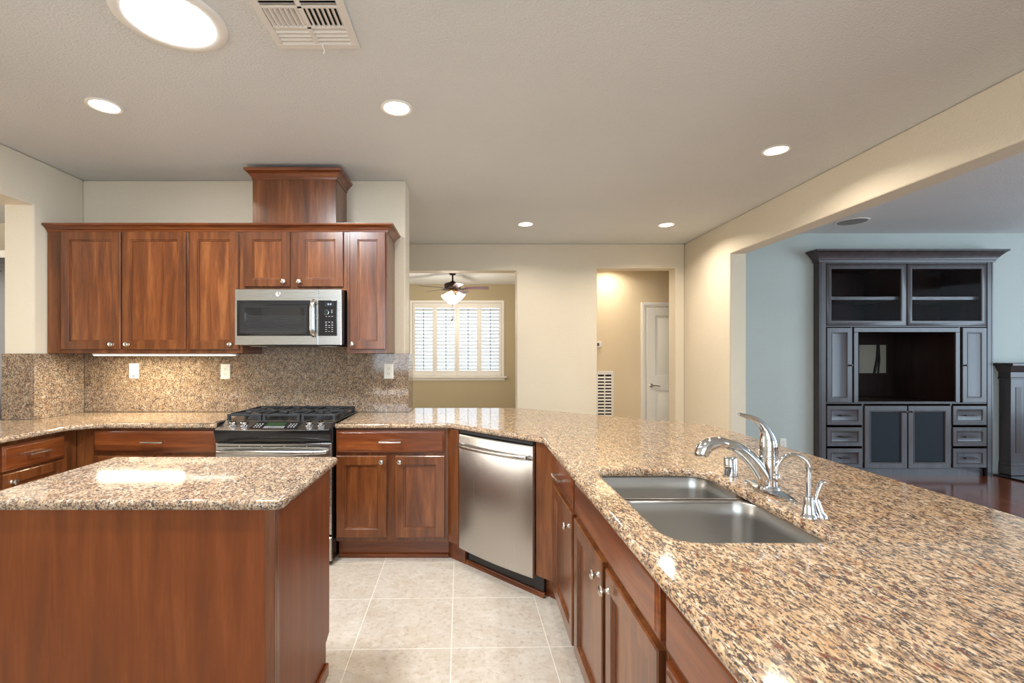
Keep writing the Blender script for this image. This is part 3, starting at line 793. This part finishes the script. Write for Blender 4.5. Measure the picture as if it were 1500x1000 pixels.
p, r = smooth_path([(-.139,0,.1568),(-.165,0,.160),(-.195,0,.153),(-.214,0,.140),(-.222,0,.122),(-.223,0,.116)], [.0175,.0195,.0225,.0235,.0225,.019])
MB().tube(p, r, 18, ref=(0,1,0)).build('spray_head', M_chrome, T)
p, r = smooth_path([(0,0,.137),(0,0,.150),(-.001,0,.168),(-.005,0,.188),(-.014,0,.209),(-.031,0,.229),(-.058,0,.244),(-.085,0,.252),(-.098,0,.256)], [.0285,.0285,.026,.0205,.0155,.0115,.0085,.0065,.0045])
MB().tube(p, r, 18, ref=(0,1,0)).build('lever', M_chrome, T)

T = thing('air_gap', 'short chrome capped cylinder beside the kitchen faucet', 'air gap cap', (.963, 1.775, .9142))
MB().lathe([(.027,0),(.027,.004),(.0225,.006),(.0225,.024),(.0235,.025),(.0235,.066),(.0215,.071),(.017,.073),(0,.0735)], (0,0,0), n=28).build('cap', M_chrome, T)
T = thing('water_dispenser', 'small chrome gooseneck water dispenser with side lever, on the counter beyond the sink bowl', 'dispenser tap', (.955, 1.336, .9142))
m = MB().lathe([(.021,0),(.0205,.004),(.017,.008),(.0155,.014),(.0125,.040),(.0105,.056),(.007,.058)], (-.012,0,0), n=24); m.build('base', M_chrome, T)
pp = [(-.012,0,.055),(-.012,0,.125)] + [(-.057+.045*cos(a), 0, .128+.045*sin(a)) for a in [pi*k/14 for k in range(15)]] + [(-.1025,0,.118)]
m = MB().tube(pp, [.0062]*len(pp), 12, ref=(0,1,0)); m.build('spout', M_chrome, T)
MB().lathe([(.0062,.122),(.0085,.119),(.0105,.112),(.0105,.105),(.008,.099),(.005,.098)], (-.1025,0,0), n=16).build('nozzle', M_chrome, T)
MB().tube([(.020,-.004,0),(.020,-.004,.004),(.016,-.003,.012),(.008,-.002,.040),(.006,-.002,.050)], [.016,.015,.0115,.0105,.007], 16).build('valve', M_chrome, T)
MB().tube([(.007,-.002,.048),(.013,-.002,.070),(.021,-.002,.092),(.025,-.002,.098),(.033,-.002,.098)], [.0045,.0058,.0075,.0075,.0055], 12).build('lever', M_chrome, T)

# ------------------------------------------------------------------ outlets and switches
def outlet(px, py, Y, yface, label, kind='duplex', w=.074, h=.118, grp=None):
    x = (px-690)*Y/700; z = CH+(518-py)*Y/700
    T = thing('wall_outlet' if kind == 'duplex' else 'wall_switch', label, 'outlet' if kind == 'duplex' else 'switch', (x, yface, z))
    m = MB(); panel(m, -w/2, -h/2, w, h, [(0,0),(0,-.003),(.004,-.006),(.008,-.006)]); pl = m.build('cover_plate', M_plastic, T)
    m = MB()
    if kind == 'duplex':
        for s in (-1, 1):
            MB().lathe([(.0165,-.006),(.0165,-.008),(0,-.008)], (0,0,.0195*s), 'y', 20).build('socket', M_plastic, T)
            for q in (-1, 1): m.box(.0065*q-.0012, .0065*q+.0012, -.0086, -.0079, .0195*s-.001, .0195*s+.009)
            m.lathe([(.0028,-.0079),(.0028,-.0086)], (0,0,.0195*s-.008), 'y', 8)
        m.build('slots', M_slot, T)
    else:
        MB().box(-.0165, .0165, -.010, -.0055, -.033, .033).build('rocker', M_plastic, T, .002)
        m.box(-.012, .012, -.0115, -.0055, -.0415, -.037); m.build('slider', M_slot, T)
    return T
outlet(196.5, 543, YW-.02, 3.7403, 'white dimmer switch plate on the brightly lit stretch of granite splash', 'switch')
outlet(330.5, 544, YW-.02, 3.7403, 'white duplex outlet on the granite splash, corner side of the range')
outlet(569.5, 543.5, YW-.02, 3.7403, 'white duplex outlet on the granite splash, below the narrow wall cabinet')
outlet(1147, 649.5, 5.42, 5.4197, 'white outlet low on the daylit family room wall, just above the peninsula edge')

# ------------------------------------------------------------------ ceiling fittings
M_can = plain('lamp_lens_warm', (1,.95,.85), .4, emit=(1,.86,.62), es=7)
def can(px, py, label, watts=11):
    Y = 700*(ZC-CH)/(518-py); x = (px-690)*Y/700
    T = thing('recessed_downlight', label, 'downlight', (x, Y, ZC), 0, 'recessed downlights in the kitchen ceiling')
    MB().lathe([(.088,0),(.088,-.004),(.080,-.007),(.070,-.004),(.070,0)], (0,0,0), n=32, cap=False).build('trim_ring', M_white, T)
    MB().lathe([(.070,-.0005),(.068,-.0035),(0,-.0045)], (0,0,0), n=32).build('lens', M_can, T)
    area('downlight_lamp', (0,0,-.012), (0,0,0), .13, .13, watts, WARM, 'DISK', R(150), T)
can(1080, -60, 'glowing recessed downlight straight above the sink and faucet')
can(-150, -560, 'glowing recessed downlight behind the camera, on the side of the pass-through')
can(900, -560, 'glowing recessed downlight behind the camera, above the near end of the peninsula')
can(153, 155, 'glowing recessed downlight over the corner, beside the pass-through wall')
can(581, 158, 'glowing recessed downlight in the middle of the kitchen ceiling, past the air vent')
can(1137, 220, 'glowing recessed downlight over the peninsula, close to the long header', 13)
can(770, 328, 'small distant recessed downlight in front of the wide opening', 13)
can(976, 329, 'small distant recessed downlight in front of the hallway opening', 17)
M_tube = plain('skylight_diffuser', (1,1,1), .4, emit=(.80,.91,1), es=14)
T = thing('tubular_skylight', 'large round bright skylight diffuser in the ceiling next to the air vent', 'skylight', (-1.226, 1.950, ZC))
MB().lathe([(.210,0),(.210,-.004),(.204,-.008),(.185,-.010),(.168,-.009),(.161,-.005),(.161,0)], (0,0,0), n=56, cap=False).build('rim', M_white, T)
MB().lathe([(.1605,-.001),(.158,-.006),(.150,-.011),(.11,-.017),(.05,-.020),(0,-.0205)], (0,0,0), n=56).build('diffuser', M_tube, T)
area('skylight_lamp', (0,0,-.030), (0,0,0), .30, .30, 58, (.88,.95,1), 'DISK', None, T)
# air vent
VX0, VX1, VY0, VY1 = -.852, -.492, 1.762, 2.122
T = thing('air_vent', 'square white ceiling air register with four-way louvers', 'air vent', (VX0, VY0, ZC))
w = VX1-VX0
M_vent = plain('white_vent_metal', G((226,220,212)), .4)
m = MB(); fr = .030
MB().box(.012, w-.012, .012, w-.012, -.0012, -.0002).build('duct_opening', M_dark, T)
for a, b, c_, d in ((0,w,0,fr),(0,w,w-fr,w),(0,fr,fr,w-fr),(w-fr,w,fr,w-fr)): m.box(a,b,c_,d,-.012,-.0015)
m.box(w/2-.010, w/2+.010, fr, w-fr, -.011, -.0015)
for y in (.100, .218): m.box(fr, w-fr, y, y+.014, -.011, -.0015)
m.build('vent_frame', M_vent, T, .002)
m = MB()
def slat(m, p0, p1, tilt, along):
    if along == 'x':
        y = p0[1]; m.loops([[(x, y+tilt*.006, -.012), (x, y+tilt*.0085, -.0115), (x, y-tilt*.004, -.002), (x, y-tilt*.0065, -.0025)] for x in (p0[0], p1[0])])
    else:
        x = p0[0]; m.loops([[(x+tilt*.006, y, -.012), (x+tilt*.0085, y, -.0115), (x-tilt*.004, y, -.002), (x-tilt*.0065, y, -.0025)] for y in (p0[1], p1[1])])
for a, b in ((fr, w/2-.010), (w/2+.010, w-fr)):
    for k in range(4):
        slat(m, (a, .044+.0155*k), (b, 0), -1, 'x')
        slat(m, (a, .248+.0245*k), (b, 0), 1, 'x')
    for k in range(7): slat(m, (a+.012+.0205*k, .114), (0, .218), 1 if a > fr else -1, 'y')
m.build('louvers', M_vent, T)
MB().tube([(w/2+.02,w-.028,-.012),(w/2+.025,w-.012,-.026),(w/2+.02,w-.004,-.034)], [.003,.003,.005], 8).build('damper_lever', M_vent, T)
# speaker in the family room ceiling
T = thing('ceiling_speaker', 'round grey speaker grille in the family room ceiling above the built-in', 'speaker', (3.93, 4.93, ZC))
MB().lathe([(.145,0),(.145,-.005),(.135,-.008),(.128,-.006),(.128,0)], (0,0,0), n=40, cap=False).build('rim', M_white, T)
MB().lathe([(.128,-.001),(.126,-.007),(0,-.009)], (0,0,0), n=40).build('grille', plain('grey_speaker_mesh', G((140,140,138)), .6), T)

# ------------------------------------------------------------------ family room built-in
EF = 5.33
T = thing('entertainment_center', 'tall dark espresso built-in media cabinet with glass doors and an empty TV niche', 'media cabinet', (3.884, EF, 0))
k_ = EF/700
ex = lambda px: (px-690)*k_ - 3.884
ez = lambda py: CH + (518-py)*k_
EW, ET = ex(1455), 2.40
xs = [0, ex(1210.5), ex(1446), EW]
def frame_hole(name, x0, x1, z0, z1, y0, y1, b, mat, par):
    m = MB().box(x0,x0+b,y0,y1,z0,z1).box(x1-b,x1,y0,y1,z0,z1).box(x0+b,x1-b,y0,y1,z0,z0+b).box(x0+b,x1-b,y0,y1,z1-b,z1); return m.build(name, mat, par, .002)
# carcass: sides, stiles, rails, back
D = .60
m = MB().box(0, .02, .0, D, 0, ET).box(EW-.02, EW, .0, D, 0, ET)
m.box(.02, xs[1]-.003, 0, .03, 0, ET).box(xs[2]+.003, EW-.02, 0, .03, 0, ET)
m.box(xs[1]-.003, xs[2]+.003, .004, .03, ez(386)+.0, ET).box(.02, EW-.02, .03, D, ET-.03, ET)
m.build('carcass', M_esp, T, .003)
zt0, zt1, zm0, zm1, zl0, zl1 = ez(477), ez(386), ez(589.5), ez(479.5), ez(686), ez(593)
m = MB().box(.02, EW-.02, D-.02, D-.001, ez(477), ET-.03).box(.02, EW-.02, D-.02, D-.001, 0, ez(589.5)-.014).box(.02, ex(1249.5), D-.02, D-.001, ez(589.5)-.014, ez(477)).box(ex(1408), EW-.02, D-.02, D-.001, ez(589.5)-.014, ez(477))
m.build('back_panel', M_espd, T)
nz0, nz1, D2 = ez(589.5)-.014, ez(477), .87
qx0, qx1, qz0, qz1 = 5.02-3.884, 5.385-3.884, 1.12, 1.485   # rough hole that shows the wall behind
nx0, nx1 = ex(1249.5)-.009, ex(1408)+.009
m = MB().box(nx0, qx0, D2-.02, D2, nz0, nz1).box(qx1, nx1, D2-.02, D2, nz0, nz1).box(qx0, qx1, D2-.02, D2, nz0, qz0).box(qx0, qx1, D2-.02, D2, qz1, nz1)
m.box(nx0, nx0+.018, D, D2-.02, nz0, nz1).box(nx1-.018, nx1, D, D2-.02, nz0, nz1).box(nx0+.018, nx1-.018, D, D2-.02, nz0, nz0+.013).box(nx0+.018, nx1-.018, D, D2-.02, nz1-.012, nz1)
m.build('niche_back', M_espd, T)
m = MB().box(.02, EW-.02, .006, D-.02, zt0-.012, zt0).box(.02, EW-.02, .006, D-.02, zm0-.014, zm0-.001)
xc = ex(1328.7); m.box(xc-.01, xc+.01, .024, D-.02, zt0, ET-.03)
for px in (1249.5, 1408): m.box(ex(px)-.009, ex(px)+.009, .024, D-.02, zm0, zt0-.012)
for px in (1265, 1394.5): m.box(ex(px)-.009, ex(px)+.009, .012, D-.02, .17, zm0-.014)
m.box(.02, EW-.02, .012, D-.02, .145, .17)
m.build('dividers', M_espd, T)
MB().box(xs[1]-.003, xs[2]+.003, .045, .06, 0, .17).build('toe_kick', M_esp, T)
t = NT('cabinet_glass'); t.base((1,1,1)); t.set(Roughness=.02, Transmission_Weight=1.0, IOR=1.05, Specular_IOR_Level=.5); M_cglass = t.m
for a, b in ((1211, 1328), (1329.5, 1445.5)):
    x0, x1 = ex(a), ex(b)
    m = MB(); bw = .058
    Lp = [(0, .022), (0, .002), (.003, 0), (bw-.008, 0), (bw, .006), (bw, .022)]
    panel(m, x0, zt0+.002, x1-x0, zt1-zt0-.004, Lp, 0, True)
    n_ = len(m.v)//4
    for i in range(4):
        j = (i+1) % 4; m.f.append([i, j, (n_-1)*4+j, (n_-1)*4+i]); m.sm.append(False)
    dg_ = m.build('glass_door', M_esp, T)
    MB().box(x0+bw-.004, x1-bw+.004, .010, .013, zt0+bw-.002, zt1-bw+.002).build('pane', M_cglass, dg_)
    MB().box(x0+.012, x1-.012, .05, D-.022, ez(438.5), ez(433.5)).build('shelf', M_esp, T, .002)
# niche frame
x0, x1 = ex(1251), ex(1406.5)
m = MB(); bt = ex(1257.5)-x0
m.box(x0, x1, 0, .022, zm1-.052, zm1-.001).box(x0, x0+bt, 0, .022, zm0, zm1-.052).box(x1-bt, x1, 0, .022, zm0, zm1-.052).box(x0+bt, x1-bt, 0, .022, zm0, zm0+.012)
m.build('niche_frame', M_esp, T, .003)
MB().box(qx0-.02, qx1+.02, D2+.001, D2+.008, qz0-.02, qz1+.02).build('wall_cutout', plain('pale_wall_cutout', G((190,186,166)), .7), T)
m = MB()
for q in (0, 1):
    bx = 5.255-3.884+.03*q; m.tube([(bx+.02-.02*q, D2-.006, qz1+.01), (bx+.005, D2-.012, (qz0+qz1)/2), (bx-.03+.02*q, D2-.006, qz0-.01)], [.014-.004*q]*3, 8)
m.build('cables', M_rubber, T)
RAISED = lambda t, r: [(0,0),(0,-t+.004),(.004,-t),(r,-t),(r+.004,-t-.004),(r+.010,-t-.003),(r+.016,-t+.006),(r+.022,-t+.008)]
def eknob(par, x, z):
    MB().lathe([(.008,0),(.006,-.012),(.013,-.020),(.012,-.027),(0,-.029)], (x, -.002, z), 'y', 14).build('knob', M_bronze, par)
for a, b, kx in ((1211.5, 1248.5, 1245.5), (1410, 1445.5, 1413)):
    m = MB(); panel(m, ex(a), zm0, ex(b)-ex(a), zm1-zm0-.002, RAISED(.022, .05), .020); dd = m.build('side_door', M_esp, T); eknob(dd, ex(kx), ez(535))
for a, b in ((1211.5, 1263.5), (1396, 1445.5)):
    for ya, yb in ((622.5, 594), (653.5, 625.5), (685, 656.5)):
        m = MB(); panel(m, ex(a), ez(ya), ex(b)-ex(a), ez(yb)-ez(ya), RAISED(.022, .04), .020); dd = m.build('drawer', M_esp, T)
        pull(dd, (ex(a)+ex(b))/2, (ez(ya)+ez(yb))/2, .010, .13, M_bronze)
M_meshp = plain('black_speaker_cloth', G((24,32,40)), .85)
for a, b, kx in ((1266.5, 1329, 1325.5), (1330.5, 1393, 1334)):
    m = MB(); r = .055; x0 = ex(a); w = ex(b)-x0; z0 = ez(686); h = ez(594)-z0
    panel(m, x0, z0, w, h, [(0,.02),(0,.002),(.004,-.002),(r,-.002),(r+.004,-.006),(r+.012,-.004),(r+.016,.006),(r+.018,.012)]); dd = m.build('mesh_door', M_esp, T)
    MB().box(x0+r+.019, x0+w-r-.019, .008, .0115, z0+r+.019, z0+h-r-.019).build('mesh_panel', M_meshp, dd); eknob(dd, ex(kx), ez(603))
prof = [(.0005,2.392),(.012,2.392),(.014,2.410),(.022,2.416),(.026,2.430),(.048,2.462),(.072,2.490),(.078,2.496),(.090,2.500),(.090,2.520),(.0005,2.520)]
m = MB(); sweep(m, [(0,5.418-EF),(0,0),(EW,0),(EW,5.418-EF)], prof); m.box(0, EW, .0005, .088, ET+.0005, 2.519); m.build('crown_molding', M_esp, T)

# fireplace surround at the edge of the view
T = thing('fireplace_mantel', 'dark wood fireplace mantel standing on a black hearth beside the media cabinet', 'fireplace', (5.985, 5.30, 0))
FWD = 5.42-5.30-.0008
def pilaster(x):
    m = MB().box(x, x+.30, 0, FWD, .02, 1.10)
    m.box(x-.008, x+.308, -.01, FWD, .02, .12).box(x-.006, x+.306, -.008, FWD, .12, .15).build('pilaster', M_esp, T, .004)
    for k in range(2): MB().box(x+.055+.095*k, x+.115+.095*k, -.0035, .0, .27, 1.00).build('flute', M_espd, T, .003)
pilaster(0); pilaster(1.30)
m = MB().box(.30, 1.30, 0, FWD, .86, 1.10); m.build('header', M_esp, T, .003)
m = MB(); sweep(m, [(0,FWD),(0,0),(1.60,0),(1.60,FWD)], [(.0005,1.085),(.012,1.085),(.014,1.105),(.006,1.11),(.006,1.165),(.02,1.18),(.045,1.225),(.05,1.235),(.0005,1.235)]); m.box(0,1.6,.0005,FWD,1.101,1.2345); m.build('frieze', M_esp, T)
MB().box(-.075, 1.675, -.085, FWD, 1.2355, 1.268).build('mantel_shelf', M_esp, T, .006)
MB().box(.301, 1.299, .03, FWD, .02, .859).build('firebox', M_dark, T)
o = MB().box(5.895, 7.75, 4.85, 5.404, .0005, .018).build('hearth', plain('black_hearth_stone', (.012,.012,.014), .12), None, .004); tag(o, 'black stone hearth slab on the wood floor in front of the fireplace', 'hearth')

# ------------------------------------------------------------------ hallway fittings
T = thing('thermostat', 'small white wall thermostat with dark display in the hallway', 'thermostat', (1.845, 6.8995, 1.505))
MB().box(-.055, .035, -.028, 0, -.042, .042).build('housing', M_plastic, T, .006)
MB().box(-.045, -.002, -.030, -.0281, -.022, .020).build('display', M_slot, T)
T = thing('return_grille', 'white return air grille low on the hallway wall, beneath the thermostat', 'air grille', (1.80, 6.8995, .42))
GW, GH = .255, .70
m = MB().box(0, .03, -.012, 0, 0, GH).box(GW-.03, GW, -.012, 0, 0, GH).box(.03, GW-.03, -.012, 0, 0, .03).box(.03, GW-.03, -.012, 0, GH-.05, GH).box(GW/2-.008, GW/2+.008, -.012, -.001, .03, GH-.05)
m.build('grille_frame', M_white, T, .002)
MB().box(.03, GW-.03, -.0015, -.0004, .03, GH-.05).build('duct_opening', M_dark, T)
m = MB(); ns = 13
for k in range(ns):
    z = .045 + (GH-.10)*k/ns; m.loops([[(x, -.011, z), (x, -.010, z+.002), (x, -.0016, z+.024), (x, -.0016, z+.020)] for x in (.03, GW-.03)])
m.build('louvers', M_white, T)
area('hallway_lamp', (1.95, 6.62, 2.62), (0,0,0), .12, .12, 7, WARM, 'DISK', R(150))
T = thing('hall_downlight', 'warm recessed downlight in the hallway ceiling, hidden behind the opening header', 'downlight', (1.95, 6.62, ZC))
MB().lathe([(.085,0),(.085,-.004),(.07,-.006),(.066,-.003),(0,-.004)], (0,0,0), n=28).build('lens', M_can, T)

# ------------------------------------------------------------------ ceiling fan beyond the wide opening
FX, FY = -.307, 7.96
T = thing('ceiling_fan', 'bronze ceiling fan with lit glass shades, seen through the wide opening', 'ceiling fan', (FX, FY, ZC))
MB().lathe([(.062,0),(.066,-.02),(.045,-.055),(.02,-.062)], (0,0,0)).build('canopy', M_bronze, T)
MB().lathe([(.014,-.055),(.014,-.15),(.03,-.155),(.05,-.175),(.12,-.19),(.140,-.21),(.140,-.265),(.120,-.285),(.06,-.292)], (0,0,0), n=32).build('motor_housing', M_bronze, T)
M_blade = plain('cherry_blade_purple_sheen', G((88,58,66)), .25)  # purple-blue reflection put into the blade colour
for k in range(5):
    a = R(-4 + 72*k); Mx = Matrix.Rotation(a, 4, 'Z')
    m = MB(); P = rrect(.20, .60, -.062, .062, .02, 4); tl = Matrix.Rotation(R(-13), 4, 'X')
    m.loops([[tuple(tl @ Vector((x, y*(.85+.25*(x-.2)), z))) for x, y in P] for z in (-.003, .003)])
    m.v = [tuple(Mx @ (Vector(v_) + Vector((0,0,-.275)))) for v_ in m.v]; bl = m.build('blade', M_blade, T)
    m = MB().tube([(.10,0,-.288),(.16,0,-.290),(.215,.02,-.281),(.26,0,-.279)], [.010,.009,.008,.006], 8); m.v = [tuple(Mx @ Vector(v_)) for v_ in m.v]; m.build('blade_iron', M_bronze, bl)
MB().lathe([(.05,-.292),(.085,-.30),(.085,-.33),(.05,-.345),(.03,-.36),(.03,-.40),(.02,-.42),(0,-.425)], (0,0,0)).build('light_fitter', plain('antique_brass', G((150,110,70)), .35, .8), T)
M_shade = plain('lit_frosted_glass', (1,1,1), .4, emit=(1,.93,.80), es=2.2)
for k in range(3):
    a = R(20 + 120*k); Mx = Matrix.Translation((.085*cos(a), .085*sin(a), -.345)) @ Matrix.Rotation(a, 4, 'Z') @ Matrix.Rotation(R(-48), 4, 'Y')
    m = MB().lathe([(.025,0),(.032,-.02),(.045,-.06),(.060,-.095),(.078,-.115),(.075,-.116),(.055,-.095),(.040,-.06),(.02,-.02)], (0,0,0), n=24); m.xf(Mx); m.build('glass_shade', M_shade, T)
MB().lathe([(.06,-.40),(.10,-.405),(.125,-.425),(.115,-.47),(.08,-.515),(.03,-.535),(0,-.537)], (0,0,0), n=28).build('glass_bowl', M_shade, T)
MB().lathe([(.006,-.535),(.014,-.545),(.008,-.57),(0,-.58)], (0,0,0), n=12).build('finial', M_bronze, T)
for dx, ln in ((.004, .80), (-.012, .83)):
    m = MB().cyl((dx,-.01,-.575), (dx,-.01,-ln+.05), .0025, n=6).lathe([(.003,-ln+.05),(.009,-ln+.03),(.006,-ln)], (dx,-.01,0), n=10); m.build('pull_chain', M_bronze, T)
l = bpy.data.lights.new('fan_lamp', 'POINT'); l.energy = 34; l.color = WARM; l.shadow_soft_size = .12
o = bpy.data.objects.new('fan_lamp', l); COL.objects.link(o); o.parent = T; o.location = (0, 0, -.66)

# ------------------------------------------------------------------ dark wardrobe in the room past the pass-through
T = thing('dark_wardrobe', 'sliver of a black wardrobe with a pale top, through the pass-through opening', 'wardrobe', (-5.45, 4.45, 0))
MB().box(0, 1.2, 0, .54, 0, 2.26).build('body', M_black, T, .004)
MB().box(-.03, 1.23, -.03, .545, 2.2605, 2.33).build('cornice', M_plastic, T, .004)
for k in range(2):
    m = MB(); panel(m, .03+.575*k, .08, .565, 2.13, [(0,0),(0,-.016),(.003,-.02),(.07,-.02),(.075,-.012)]); d_ = m.build('door', M_black, T); knob(d_, .56+.08*k, 1.0, -.02)
